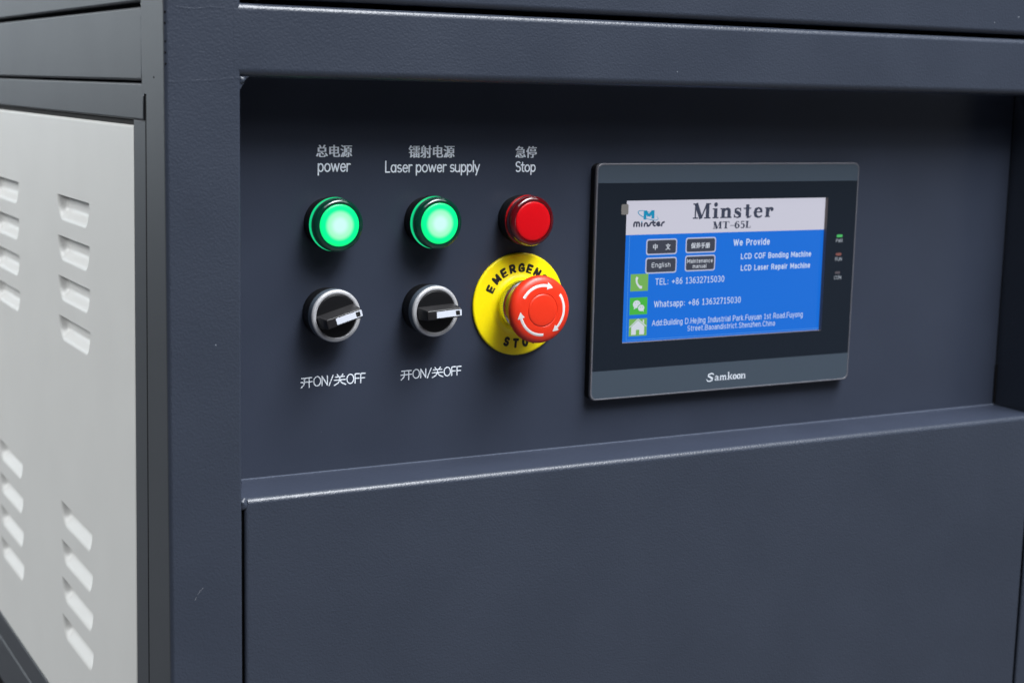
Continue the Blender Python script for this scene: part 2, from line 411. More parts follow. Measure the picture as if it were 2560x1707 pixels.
# plain upright sans for the display (cap height 1, x-height .74): strokes, width
XH = .74
def bowl(cx, w, z0=0, z1=XH, a0=0, a1=360, n=16): return arc(cx, (z0+z1)/2, w/2, (z1-z0)/2, a0, a1, n)
def hook(x0, x1, n=7):      # shoulder of n, m, h, r
    return arc((x0+x1)/2, XH-.24, (x1-x0)/2, .24, 180, 0, n)
SG = {
 'A': ([LN((0,0),(.34,1)), LN((.34,1),(.68,0)), LN((.12,.33),(.56,.33))], .68),
 'B': ([LN((0,0),(0,1)), LN((0,1),(.30,1))+arc(.30,.76,.22,.24,90,-90,8)+[(0,.52)], LN((0,.52),(.32,.52))+arc(.32,.26,.25,.26,90,-90,8)+[(0,0)]], .57),
 'C': ([arc(.36,.5,.36,.5,48,312,16)], .62), 'D': ([LN((0,0),(0,1)), LN((0,1),(.26,1))+arc(.26,.5,.38,.5,90,-90,12)+[(0,0)]], .64),
 'E': ([LN((0,0),(0,1)), LN((0,1),(.50,1)), LN((0,.52),(.46,.52)), LN((0,0),(.50,0))], .50), 'F': ([LN((0,0),(0,1)), LN((0,1),(.50,1)), LN((0,.5),(.45,.5))], .48),
 'H': ([LN((0,0),(0,1)), LN((.58,0),(.58,1)), LN((0,.52),(.58,.52))], .58), 'I': ([LN((.14,0),(.14,1)), LN((0,1),(.28,1)), LN((0,0),(.28,0))], .28),
 'L': ([LN((0,1),(0,0)), LN((0,0),(.46,0))], .46), 'M': ([LN((0,0),(0,1)), LN((0,1),(.36,.25)), LN((.36,.25),(.72,1)), LN((.72,1),(.72,0))], .72),
 'N': ([LN((0,0),(0,1)), LN((0,1),(.58,0)), LN((.58,0),(.58,1))], .58), 'O': ([arc(.36,.5,.36,.5,0,360,20)], .72),
 'P': ([LN((0,0),(0,1)), LN((0,1),(.28,1))+arc(.28,.72,.25,.28,90,-90,8)+[(0,.44)]], .53), 'R': ([LN((0,0),(0,1)), LN((0,1),(.28,1))+arc(.28,.74,.24,.26,90,-90,8)+[(0,.48)], LN((.28,.48),(.58,0))], .57),
 'S': ([arc(.27,.75,.24,.25,40,270,12)+arc(.27,.25,.26,.25,90,-145,12)], .54), 'T': ([LN((0,1),(.60,1)), LN((.30,1),(.30,0))], .60), 'U': ([LN((0,1),(0,.28))+arc(.28,.28,.28,.28,180,360,10)+[(.56,1)]], .56),
 'W': ([LN((0,1),(.22,0)), LN((.22,0),(.45,.95)), LN((.45,.95),(.68,0)), LN((.68,0),(.90,1))], .90),
 'a': ([LN((.05,.64))+arc(.22,.54,.20,.20,110,0,6)+[(.42,0)], LN((.42,.44),(.20,.42))+arc(.18,.21,.17,.21,100,270,8)+[(.42,.10)]], .42),
 'b': ([LN((0,0),(0,1)), bowl(.22,.44)], .44), 'c': ([bowl(.22,.44,0,XH,48,312,12)], .38), 'd': ([LN((.44,0),(.44,1)), bowl(.22,.44)], .44),
 'e': ([LN((.02,.38),(.44,.38)), bowl(.22,.44,0,XH,0,318,14)], .44), 'f': ([LN((.12,0),(.12,.84))+arc(.28,.84,.16,.16,180,90,5), LN((0,XH),(.30,XH))], .30),
 'g': ([bowl(.22,.44), LN((.44,XH),(.44,-.10))+arc(.23,-.10,.21,.18,0,-150,7)], .44), 'h': ([LN((0,0),(0,1)), hook(0,.40)+[(.40,0)]], .40),
 'i': ([LN((.02,0),(.02,XH)), LN((.02,.96),(.02,1.0))], .04), 'j': ([LN((.14,XH),(.14,-.14),(.0,-.27)), LN((.14,.96),(.14,1.0))], .14),
 'k': ([LN((0,0),(0,1)), LN((0,.30),(.36,XH)), LN((.13,.42),(.40,0))], .40), 'l': ([LN((.02,0),(.02,1))], .04),
 'm': ([LN((0,0),(0,XH)), hook(0,.32)+[(.32,0)], hook(.32,.64)+[(.64,0)]], .64), 'n': ([LN((0,0),(0,XH)), hook(0,.40)+[(.40,0)]], .40),
 'o': ([bowl(.23,.46)], .46), 'p': ([LN((0,-.28),(0,XH)), bowl(.22,.44)], .44), 'r': ([LN((0,0),(0,XH)), arc(.20,XH-.22,.20,.22,180,75,5)], .26),
 's': ([arc(.19,.56,.16,.18,40,270,8)+arc(.19,.19,.19,.19,90,-145,8)], .38), 't': ([LN((.10,.95),(.10,.12))+arc(.24,.14,.14,.14,180,280,5), LN((0,XH),(.28,XH))], .28),
 'u': ([LN((0,XH),(0,.22))+arc(.20,.22,.20,.22,180,360,8)+[(.40,XH)], LN((.40,XH),(.40,0))], .40), 'v': ([LN((0,XH),(.21,0)), LN((.21,0),(.42,XH))], .42),
 'w': ([LN((0,XH),(.16,0)), LN((.16,0),(.32,XH)), LN((.32,XH),(.48,0)), LN((.48,0),(.64,XH))], .64), 'y': ([LN((0,XH),(.21,0)), LN((.42,XH),(.12,-.28))], .42),
 'z': ([LN((0,XH),(.36,XH)), LN((.36,XH),(0,0)), LN((0,0),(.36,0))], .36),
 '0': ([arc(.24,.5,.24,.5,0,360,18)], .48), '1': ([LN((.06,.80),(.22,1)), LN((.22,1),(.22,0)), LN((.06,0),(.38,0))], .44), '2': ([arc(.23,.74,.22,.26,160,-30,9)+[(0,0)], LN((0,0),(.46,0))], .46),
 '3': ([arc(.20,.76,.22,.24,140,-90,8)+arc(.20,.26,.25,.26,90,-140,9)], .46), '5': ([LN((.42,1),(.06,1)), LN((.06,1),(.04,.54)), LN((.04,.54),(.12,.60))+arc(.20,.31,.25,.31,80,-140,9)], .46),
 '6': ([arc(.24,.30,.23,.30,0,360,16), LN((.40,.98),(.22,.92),(.06,.64),(.01,.34))], .47), '7': ([LN((0,1),(.44,1)), LN((.44,1),(.14,0))], .46), '8': ([arc(.24,.75,.19,.25,0,360,14), arc(.24,.25,.23,.25,0,360,14)], .48),
 '+': ([LN((0,.42),(.50,.42)), LN((.25,.16),(.25,.68))], .50), ':': ([LN((.08,.05),(.08,.10)), LN((.08,.60),(.08,.66))], .16), '.': ([LN((.07,.03),(.07,.08))], .14), ' ': ([], .22),
}
def sans(mb, s, x0, x1, zb, H, y, wt=0.13, gap=None):
    """one line of upright sans fitted to x0..x1 on the baseline zb; wt is the stroke weight against the cap height"""
    gap = wt+.13 if gap is None else gap
    tot = sum(SG[c][1] for c in s)+gap*(len(s)-1)
    k = (x1-x0-wt*H)/tot; x = x0+wt*H/2; q = 0
    for c in s:
        for st in SG[c][0]:
            mb.stroke([(x+u*k, zb+v*H) for u, v in st], wt*H, y-0.003*(q % 4), 0.004); q += 1
        x += (SG[c][1]+gap)*k
    return mb
def font_mesh(s, bold=0.0):
    cu = bpy.data.curves.new("t", 'FONT'); cu.body = s; cu.size = 1.0
    cu.offset = bold; cu.resolution_u = 4; cu.fill_mode = 'FRONT'
    o = bpy.data.objects.new("t", cu); COL.objects.link(o)
    bpy.context.view_layer.update()
    dg = bpy.context.evaluated_depsgraph_get()
    me = bpy.data.meshes.new_from_object(o.evaluated_get(dg))
    vs = [(v.co.x, v.co.y) for v in me.vertices]; fs = [tuple(p.vertices) for p in me.polygons]
    bpy.data.objects.remove(o); bpy.data.curves.remove(cu); bpy.data.meshes.remove(me)
    return vs, fs

def font_into(mb, s, x0, x1, z0, z1, y, bold=0.0):
    """fits the text's outline box to x0..x1, z0..z1"""
    if bold > 0:      # heavier face: the outline repeated a hair to the right
        w_ = (z1-z0)*bold
        for k in range(3): font_into(mb, s, x0+w_*k/2, x1-w_*(1-k/2), z0, z1, y-0.006*k)
        return mb
    vs, fs = font_mesh(s, bold)
    if not vs: return mb
    ax = min(v[0] for v in vs); bx = max(v[0] for v in vs)
    az = min(v[1] for v in vs); bz = max(v[1] for v in vs)
    return mb.add([(x0+(v[0]-ax)/(bx-ax)*(x1-x0), y, z0+(v[1]-az)/(bz-az)*(z1-z0)) for v in vs], fs)

# =================================================================== FLOOR
fl = MB().box(-4000, -4000, -960, 6000, 7000, -950)
o = fl.build('floor', M['floor']); o.location = OFF
o['kind'] = 'structure'; o['label'] = 'plain grey concrete workshop floor under the cabinet'

# =================================================================== CABINET
cab = empty('machine_cabinet', OFF, 'navy powder-coated steel machine cabinet with recessed control panel and pale louvred side door', 'cabinet')
FY = -41.0                     # front plane
XS = 227.5                     # left side plane
def warp(y, z):                # the side frame leans a touch
    return y - (z+170)*(0.026+0.00008*max(y, 0))

# corner post: rounded tube section in plan
post_prof = rprof([(XS, FY), (265.9, FY), (265.9, -1), (XS, -1)], [2.3, 1.6, 0, 0], 8)
mb = MB()
zs = [-940, -330, -200, -100, -8.6, -8.0, 300]
n = len(post_prof); vs = []; fs = []
for z in zs:
    for (u, w_) in post_prof:
        if w_ > FY+8:          # rear edge follows the side gap
            w_ = -1.0 if u > XS+5 else warp(-5.0, z) if z < -8 else -1.6
        vs.append((u, w_, z))
for k in range(len(zs)-1):
    fs += [(k*n+i, k*n+(i+1) % n, (k+1)*n+(i+1) % n, (k+1)*n+i) for i in range(n)]
mb.add(vs, fs)
post = mb.build('corner_post', M['navy'], cab, smooth=40, wn=True)
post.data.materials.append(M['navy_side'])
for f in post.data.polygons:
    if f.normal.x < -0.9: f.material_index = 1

# crossbeam above the recess
bp_ = rprof([(FY-0.04, 0.9), (FY-0.04, 36.9), (-2, 37.6), (-2, 0.9)], [4.6, 3.4, 0, 0], 10)
MB().prism(bp_, 'x', 262.5, 900).build('crossbeam', M['navy'], cab, smooth=40, wn=True)
# upper cover above the seam
up = rprof([(FY-0.3, 39.6), (FY-0.3, 300), (-4, 300), (-4, 39.6)], [3.4, 0, 0, 0], 8)
MB().prism(up, 'x', 279.2, 900).build('upper_cover', M['navy'], cab, smooth=40, wn=True)
MB().prism(rprof([(-39.5, 38.9), (-39.5, 70), (-20, 70), (-20, 38.9)], [1, 0, 0, 0], 4), 'x', 268.9, 277.4).build('hinge_block', M['navy'], cab, smooth=40, wn=True)
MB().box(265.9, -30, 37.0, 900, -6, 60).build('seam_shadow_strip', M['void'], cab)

# welds ground over at the post and beam corners, and the blobs left in the recess corners
def blob(name, cx, cy, cz, rx, ry, rz, mat=None, seed=0, amp=0.18):
    rnd = random.Random(seed); bm = bmesh.new()
    bmesh.ops.create_icosphere(bm, subdivisions=3, radius=1.0)
    ph = [(rnd.uniform(1.5, 3.5), rnd.uniform(0, 6), rnd.uniform(1.5, 3.5), rnd.uniform(0, 6)) for _ in range(3)]
    vs = []
    for v in bm.verts:
        k = 1+amp*sum(math.sin(a*v.co.x+b+2*v.co.y)*math.sin(c*v.co.z+d) for a, b, c, d in ph)/1.6
        vs.append((cx+rx*v.co.x*k, cy+ry*v.co.y*k, cz+rz*v.co.z*k))
    fs = [tuple(q.index for q in f.verts) for f in bm.faces]
    bm.free()
    return MB().add(vs, fs).build(name, mat or M['navy'], cab, smooth=80)
blob('weld_bead', 267.2, -39.2, -216.6, 2.6, 1.9, 2.9, M['navy'], 3, 0.34)
MB().prism([(264.8, 1.5), (271.0, 1.5), (269.6, 0.6), (268.6, -0.8), (267.9, -2.2), (267.0, -3.4), (266.1, -5.2), (264.8, -7.5)], 'y', FY+1.5, FY+7).build('weld_bead', M['navy'], cab, label='rough weld fillet in the upper left corner of the recess')
blob('weld_bead', 267.0, FY+2.6, -0.3, 2.0, 1.6, 2.3, M['navy'], 8, 0.3)
def ridge(pts, w, h, name='weld_seam', x=None):
    mb = MB()
    if x is None: mb.stroke(pts, w, FY+0.01, h)
    else:
        mb.stroke(pts, w, 0, h)
        mb.v = [(x+b, a, c) for a, b, c in mb.v]
    return mb.build(name, M['navy'], cab, smooth=60, recalc=False)
ridge([(230, -2.2), (240, -1.6), (250, -1.2), (258, -0.2), (265, 0.6)], 1.6, 0.10)
ridge([(234, 33.6), (243, 33.0), (250, 34.2), (258, 34.0)], 1.1, 0.10)
# pits in the corner weld
for (zz, rr) in ((31.0, .75), (25.8, .7), (17.1, .55), (11.9, .62), (6.5, .7)):
    blob('weld_pit', XS+0.75+random.uniform(-.1, .15), FY+0.6, zz, rr*0.7, 0.45, rr, M['void'], int(zz*10))
blob('weld_pit', XS+.05, -22.9, -0.1, 0.25, 1.1, 0.55, M['void'], 99)

# control panel at the back of the recess
pan = MB().box(255, 0, -216, 832.6, 2, 4).build('control_panel', M['navy_smooth'], cab)
for args in ((('power'), 323.0, 341.9, -48.15, 6.2, .78, 'printed word power under the first Chinese caption'),
             (('Laser power supply'), 362.8, 421.0, -48.7, 5.9, .78, 'printed words Laser power supply'),
             (('Stop'), 444.5, 457.7, -48.8, 5.6, .78, 'printed word Stop'),
             (('开ON/关OFF'), 313.6, 351.9, -165.5, 5.2, .62, 'printed 开ON/关OFF under the left switch'),
             (('开ON/关OFF'), 373.7, 411.9, -165.2, 5.0, .62, 'printed 开ON/关OFF under the right switch')):
    s_, x0, x1, zb, H, w_, lb = args
    mono_text(s_, x0, x1, zb, H, w_, -0.02, pan, lb)
for (s_, x0, x1, z0, z1) in (('总电源', 322.1, 343.2, -40.5, -33.9), ('镭射电源', 376.8, 405.4, -40.9, -34.0), ('急停', 444.2, 458.3, -41.0, -34.3)):
    font_into(MB(), s_, x0, x1, z0, z1, -0.06, bold=0.07).build('printed_lettering', M['ink'], pan, recalc=False, label='printed Chinese caption '+s_)

# ledge and lower panel: one folded sheet
MB().prism([(-38.0, -214.1), (-0.3, -214.1), (-0.3, -216.1), (-38.0, -216.1)], 'x', 266.2, 832.6).build('ledge', M['navy_smooth'], cab, wn=False)
MB().prism(rprof([(-0.3, -214.1), (-1.1, -213.5), (-1.1, -214.1)], [0, 0, 0]), 'x', 266.2, 832.6).build('ledge_fold', M['fold'], cab)
prof = arc(-38.0, -217.1, 3.0, 3.0, 90, 180, 12) + [(FY, -935), (-38.9, -935), (-38.9, -217.1), (-38.0, -216.0)]
mb = MB()
lp_x = [267.0, 829.0]
n = len(prof)
mb.prism(prof, 'x', 269.2, 827.6)
# rounded left and right edges of the sheet
for sx, x0 in ((-1, 269.2), (1, 827.6)):
    for k in range(6):
        a0 = PI/2*k/6; a1 = PI/2*(k+1)/6; r = 1.8
        xa, ya = x0+sx*r*math.sin(a0), FY+r*(1-math.cos(a0))
        xb, yb = x0+sx*r*math.sin(a1), FY+r*(1-math.cos(a1))
        mb.add([(xa, ya, -217.1), (xb, yb, -217.1), (xb, yb, -935), (xa, ya, -935)], [(0, 1, 2, 3)])
        mb.add([(xa, ya, -217.1), (xb, yb, -217.1), (x0+sx*r*math.sin(a1), -38, -214.1), (x0+sx*r*math.sin(a0), -38, -214.1)], [(0, 1, 2, 3)])
mb.build('lower_panel', M['navy'], cab, smooth=50, wn=True)
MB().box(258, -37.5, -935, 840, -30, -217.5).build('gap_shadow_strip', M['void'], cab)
# right side of the recess and the right post
MB().prism(rprof([(831.2, FY), (900, FY), (900, 1), (834.2, 1), (834.2, -30)], [1.5, 0, 0, 0, 0], 6), 'z', -935, 36).build('right_post', M['navy'], cab, smooth=40, wn=True)
MB().box(832.6, 0.6, -216, 834.4, 3, 4).build('corner_slot', M['void'], cab)
MB().box(832.2, -0.9, -212.5, 834.2, 1.0, -186).build('corner_slot', M['void'], cab)

# ---- left side: rails, door frame, louvred door
def side_prism(name, y0, y1, z0, z1, r, mat, x=XS, depth=12, ends=1.2, dowarp=True):
    """a flat-faced rail on the left side with rounded edges all round"""
    rings = []
    for k in range(7):
        a = PI/2*k/6
        inset = r*(1-math.sin(a)); d = r*(1-math.cos(a))
        # a=0: outer rim at depth... walk from the side wall to the face
        rings.append((r*(1-math.sin(a)) if False else r*(1-math.cos(a)), r*(1-math.sin(a))))
    vs = []; fs = []
    loops = [(0.0, depth)] + [(r*(1-math.cos(PI/2*k/6)), r*(1-math.sin(PI/2*k/6))) for k in range(7)]
    for ins, dx in loops:
        for yy, zz in ((y0+ins, z0+ins), (y1-ins, z0+ins), (y1-ins, z1-ins), (y0+ins, z1-ins)):
            vs.append((x+dx, warp(yy, zz) if dowarp else yy, zz))
    for k in range(len(loops)-1):
        fs += [(k*4+i, k*4+(i+1) % 4, (k+1)*4+(i+1) % 4, (k+1)*4+i) for i in range(4)]
    b = 4*(len(loops)-1)
    fs.append((b, b+1, b+2, b+3))
    return MB().add(vs, fs).build(name, mat, cab, smooth=40, wn=True)
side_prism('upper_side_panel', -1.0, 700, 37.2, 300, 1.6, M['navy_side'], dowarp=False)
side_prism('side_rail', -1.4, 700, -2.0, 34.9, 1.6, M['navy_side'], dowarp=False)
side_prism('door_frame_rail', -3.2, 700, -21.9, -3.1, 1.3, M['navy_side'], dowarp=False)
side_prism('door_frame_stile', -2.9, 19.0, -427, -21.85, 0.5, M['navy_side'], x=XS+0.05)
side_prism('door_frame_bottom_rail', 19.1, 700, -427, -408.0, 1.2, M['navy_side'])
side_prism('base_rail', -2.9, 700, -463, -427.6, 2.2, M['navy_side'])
MB().box(XS+7, -1, -470, XS+14, 700, 60).build('side_shadow_strip', M['void'], cab)
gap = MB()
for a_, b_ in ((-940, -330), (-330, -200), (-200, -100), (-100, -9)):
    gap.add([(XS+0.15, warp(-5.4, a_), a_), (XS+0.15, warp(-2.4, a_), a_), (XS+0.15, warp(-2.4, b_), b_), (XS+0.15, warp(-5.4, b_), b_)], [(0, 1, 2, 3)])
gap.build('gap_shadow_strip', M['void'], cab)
MB().box(XS+2.0, 15, -25.5, XS+5, 700, -21.9).build('door_seal', M['seal'], cab)
MB().box(XS+2.5, -4, -940, XS+10, 700, -463).build('plinth', M['void'], cab)
# fillets of weld where the rails meet the post
ridge([(-1.6, 36.2), (-3.4, 39), (-4.4, 50)], 1.6, -0.15, x=XS)
ridge([(-1.8, -2.6), (-2.6, -6.0), (-4.0, -9.0)], 1.5, -0.2, x=XS)
ridge([(-1.6, 2), (-1.9, 12), (-1.4, 22), (-1.7, 33)], 1.2, -0.12, x=XS)

# louvred door
DX = XS-0.4
Y0, Y1, Z0, Z1 = 18.2, 700.0, -406.6, -24.8
cols = [(112.6, 192.0), (305.6, 387.0)]
tops = [-71.9, -96.9, -121.9, -146.8, -267.0, -292.6, -317.6, -342.7]
LH = 16.6
door = MB()
RB = 1.6
ys = [Y0+RB, Y0+RB+0.8, 60] + [c for p in cols for c in p] + [450, 600, Y1-RB]
zc = sorted([Z0+RB, Z0+RB+0.8, Z1-RB, Z1-RB-0.8, -50, -200, -230, -380] + [t+0.0 for t in tops] + [t-LH for t in tops])
holes = [(c[0], c[1], t-LH, t) for c in cols for t in tops]
def DP(y, z, dx=0.0): return (DX+dx, warp(y, z), z)
for i in range(len(ys)-1):
    for j in range(len(zc)-1):
        ym = (ys[i]+ys[i+1])/2; zm = (zc[j]+zc[j+1])/2
        if any(h[0] < ym < h[1] and h[2] < zm < h[3] for h in holes): continue
        door.add([DP(ys[i], zc[j]), DP(ys[i+1], zc[j]), DP(ys[i+1], zc[j+1]), DP(ys[i], zc[j+1])], [(0, 1, 2, 3)])
for k in range(7):
    def ring(k):
        if k == 7: ins, dx = 0.0, 10.0
        else:
            a = PI/2*k/6; ins = RB*(1-math.sin(a)); dx = RB*(1-math.cos(a))
        return [DP(y, z, dx) for y, z in ((Y0+ins, Z0+ins), (Y1-ins, Z0+ins), (Y1-ins, Z1-ins), (Y0+ins, Z1-ins))]
    A = ring(k); B = ring(k+1)
    door.add(A+B, [(i, (i+1) % 4, 4+(i+1) % 4, 4+i) for i in range(4)])
dr = door.build('side_door', M['door'], cab, smooth=40, label='pale grey louvred door in the dark side frame')
def sst(t): t = max(0.0, min(1.0, t)); return t*t*(3-2*t)
for c in cols:
    for t in tops:
        mb = MB(); nu = 60; nv = 24; vs = []; fs = []
        rows = [-1]+list(range(nv+1))
        D = 5.0
        for j in rows:
            v = max(j, 0)/nv
            for i in range(nu+1):
                u = i/nu
                y = c[0]+(c[1]-c[0])*u; z = t-LH*v
                e0 = (y-c[0]) - (0.4+9.0*v*v); e1 = (c[1]-y) - (0.6+11.0*v*v)
                eb = (LH-1.2) - LH*v
                d = D*sst(e0/4.0)**.8*sst(e1/6.0)**.8*sst(eb/7.6)
                if j == -1: d = 0.0
                vs.append(DP(y, z, d))
        w_ = nu+1
        for j in range(len(rows)-1):
            fs += [(j*w_+i, j*w_+i+1, (j+1)*w_+i+1, (j+1)*w_+i) for i in range(nu)]
        mb.add(vs, fs).build('louvre', M['door'], dr, smooth=55)
# small marks on the paint
def scratch(pts, w, label, x=None):
    mb = MB().stroke(pts, w, FY-0.01, 0.03)
    return mb.build('scratch', M['scuff'], cab, smooth=60, recalc=False, label=label)
scratch([(242.0, -261.6), (243.3, -259.6), (244.9, -258.3)], .18, 'pale scratch low on the corner post')
scratch([(240.4, -264.2), (241.2, -262.9)], .25, 'short pale scratch low on the corner post')

# =================================================================== PILOT LAMPS
def pilot_lamp(x, z, label, kind):
    t = empty('pilot_lamp', W(x, 0, z), label, 'indicator light', 'round pilot lamps in a row above the switches')
    g = kind == 'green'
    MB().lathe([(13.6, 0), (13.6, 3.0), (14.0, 4.0), (14.4, 5.0), (14.4, 9.6), (14.0, 10.2), (9, 10.2)], cap1=False).build('base_ring', M['base_black'], t, smooth=40)
    MB().lathe([(13.2, 10.0), (14.5, 10.1), (14.6, 10.5), (14.5, 11.0), (13.9, 11.15)], cap1=False).build('lens_flange', M['green_rim_bright' if g else 'red_rim'], t, smooth=60)
    MB().lathe([(13.9, 11.0), (14.15, 11.6), (14.2, 13.2)], cap1=False).build('lens_collar', M['green_rim' if g else 'red_ring'], t, smooth=60)
    pr = [(14.2, 13.2), (14.45, 13.5)] + [(11.9+2.5*math.cos(a), 14.6+3.0*math.sin(a)) for a in [PI/2*k/10 for k in range(11)]] + [(11.3, 17.4)]
    MB().lathe(pr, cap1=False).build('lens_ring', M['green_ring' if g else 'red_ring'], t, smooth=60)
    MB().lathe([(11.3, 17.2), (11.0, 17.6)] + [(11.0*math.cos(a), 17.6+0.7*math.sin(a)) for a in [PI/2*k/8 for k in range(1, 8)]], cap1=True).build(
        'lens_centre', M['green_disc' if g else 'red_disc'], t, smooth=60, label='glowing green diffuser' if g else 'unlit red lens centre')
    return t
pilot_lamp(328.8, -75.8, 'lit green pilot lamp under the word power', 'green')
pilot_lamp(388.2, -76.0, 'lit green pilot lamp under the words Laser power supply', 'green')
pilot_lamp(447.3, -76.0, 'unlit red pilot lamp above the yellow emergency stop disc', 'red')

# =================================================================== SELECTOR SWITCHES
def selector(x, z, ang, label):
    t = empty('selector_switch', W(x, 0, z), label, 'rotary switch', 'black two-position selector switches with silver rings')
    MB().lathe([(13.6, 0), (13.6, 3.5), (14.3, 5.0), (14.3, 10.2), (14.0, 10.5), (12, 10.5)], cap1=False).build('base_ring', M['base_black'], t, smooth=40)
    MB().lathe([(13.9, 10.4), (14.45, 10.6), (14.5, 14.4), (14.3, 15.0)], cap1=False).build('chrome_collar', M['collar'], t, smooth=40)
    pr = [(14.3, 15.0), (14.15, 15.5), (13.8, 15.9), (13.3, 16.15), (12.6, 16.2), (12.1, 16.1), (11.75, 15.8), (11.7, 14.6)]
    MB().lathe(pr, cap1=False).build('silver_ring', M['satin'], t, smooth=60)
    kn = MB().lathe([(11.65, 14.4), (11.6, 15.7), (11.35, 16.0), (11.0, 16.05)]).build('knob', M['black'], t, smooth=50)
    ca, sa = math.cos(math.radians(ang)), math.sin(math.radians(ang))
    def rot(p): return (p[0]*ca-p[2]*sa, p[1], p[0]*sa+p[2]*ca)
    # lever: tapered bar with soft edges
    mb = MB(); loops = []
    for d, hl, hw, r in ((15.9, 11.2, 3.5, .5), (20, 10.85, 3.15, .5), (25.6, 10.4, 2.72, .5), (26.4, 10.3, 2.62, .5), (26.8, 10.1, 2.45, .45), (27.0, 9.8, 2.2, .4)):
        loops.append([(x_, -d, z_) for x_, z_ in rrect(-hl, -hw, hl, hw, r, 3)])
    nn = len(loops[0]); vs = [rot(p) for L_ in loops for p in L_]
    fs = [(k*nn+i, k*nn+(i+1) % nn, (k+1)*nn+(i+1) % nn, (k+1)*nn+i) for k in range(len(loops)-1) for i in range(nn)]
    fs.append(tuple((len(loops)-1)*nn+i for i in range(nn)))
    lv = mb.add(vs, fs).build('lever', M['lever'], t, smooth=35)
    ins = MB().prism(rrect(-4.9, -1.75, 10.35, 1.75, .25, 2), 'y', -27.25, -26.2)
    ins.v = [rot(p) for p in ins.v]
    ins.build('pointer_insert', M['white'], lv, smooth=30, label='white pointer strip set into the lever')
    sq = MB().prism(rrect(6.8, -1.25, 9.2, 1.25, .15, 2), 'y', -27.32, -27.0)
    sq.v = [rot(p) for p in sq.v]
    sq.build('black_square', M['black_ink'], lv)
    return t
selector(328.1, -124.8, 16.0, 'left selector switch, its lever tilted up to the right, under the first green lamp')
selector(387.5, -125.1, 3.5, 'right selector switch, its lever nearly level, beside the yellow emergency stop disc')

# =================================================================== EMERGENCY STOP
es = empty('emergency_stop_button', W(447.0, 0, -125.2), 'red mushroom emergency stop button with white arrows on a yellow disc', 'emergency button')
pl = MB().lathe([(29.6, 0), (30.0, 0.5), (30.0, 1.3), (29.6, 1.8), (28.8, 1.95), (19, 2.1), (17.2, 2.5), (15.8, 3.4), (15.2, 4.6), (15.0, 5.4), (12.5, 5.5)], n=96, cap1=False).build('yellow_disc', M['yellow'], es, smooth=50)
EG = {
 'E': [LN((.05,0),(.05,1)), LN((.05,1),(.62,1)), LN((.05,.5),(.56,.5)), LN((.05,0),(.62,0))],
 'M': [LN((0,0),(0,1)), LN((0,1),(.36,.25)), LN((.36,.25),(.72,1)), LN((.72,1),(.72,0))],
 'R': [LN((.05,0),(.05,1)), LN((.05,1),(.38,1))+arc(.38,.74,.26,.26,90,-90,8)+[(.05,.48)], LN((.36,.48),(.66,0))],
 'G': [arc(.38,.5,.36,.5,45,330,16), LN((.70,.18),(.70,.48)), LN((.70,.48),(.42,.48))],
 'N': [LN((.03,0),(.03,1)), LN((.03,1),(.66,0)), LN((.66,0),(.66,1))],
 'C': [arc(.38,.5,.36,.5,48,312,16)],
 'Y': [LN((0,1),(.34,.5)), LN((.68,1),(.34,.5)), LN((.34,.5),(.34,0))],
 'S': [arc(.34,.745,.28,.255,35,270,12)+arc(.34,.245,.30,.245,90,-145,12)],
 'T': [LN((0,1),(.68,1)), LN((.34,1),(.34,0))],
 'O': [arc(.36,.5,.34,.5,0,360,20)],
 'P': [LN((.05,0),(.05,1)), LN((.05,1),(.38,1))+arc(.38,.72,.26,.28,90,-90,8)+[(.05,.44)]],
}
mb = MB()
for ch, a in zip('EMERGENCY', (153.5, 135.5, 119.5, 103.5, 87.5, 72.5, 57.5, 42.5, 28)):
    t_ = math.radians(a); H = 4.4; r0 = 18.9
    for st in EG[ch]:
        q = []
        for u, v in st:
            lx = (u-.35)*H*1.0; lr = r0+v*H
            q.append((lr*math.cos(t_)+lx*math.sin(t_), lr*math.sin(t_)-lx*math.cos(t_)))
        mb.stroke(q, 1.58, -2.09, 0.10)
mb.build('printed_lettering', M['black_ink'], pl, smooth=60, recalc=False, label='black word EMERGENCY round the top of the yellow disc')
mb = MB()
for ch, a in zip('STOP', (250, 265.5, 281, 296)):
    t_ = math.radians(a); H = 4.2; r0 = 25.0
    for st in EG[ch]:
        q = []
        for u, v in st:
            lx = (u-.34)*H*0.9; lr = r0-v*H
            q.append((lr*math.cos(t_)-lx*math.sin(t_), lr*math.sin(t_)+lx*math.cos(t_)))
        mb.stroke(q, 1.58, -2.12, 0.10)
mb.build('printed_lettering', M['black_ink'], pl, smooth=60, recalc=False, label='black word STOP at the bottom of the yellow disc')
pl.location = (0.00105, 0, -0.0003)
kn_ = lambda k, i: (1.0 if i % 2 else 0.975) if 1 <= k <= 3 else 1.0
MB().lathe([(13.6, 5.3), (14.4, 5.6), (14.45, 8.4), (14.4, 10.4), (14.0, 10.9), (13.2, 11.2), (9.5, 11.3)], n=180, mod=kn_, cap1=False).build('knurled_collar', M['chrome'], es, smooth=15)
MB().lathe([(9.6, 11.0), (9.4, 14), (10.5, 22), (14, 25.2)], cap1=False).build('stem', M['yellow'], es, smooth=50)
dome = [(13.0, 24.3), (18.2, 24.2), (19.0, 24.6), (19.3, 25.2), (19.35, 26.8), (19.3, 27.6), (18.9, 28.6), (18.2, 29.5), (17.2, 30.2), (15.8, 30.75),
        (13.5, 31.2), (11.2, 31.4), (9.75, 31.45), (9.55, 31.25), (9.35, 31.2), (9.2, 31.4), (8.9, 31.62), (8.3, 31.75), (5, 31.85), (1.5, 31.9)]
kr = lambda k, i: (1.0 if i % 2 else 0.988) if 2 <= k <= 5 else 1.0
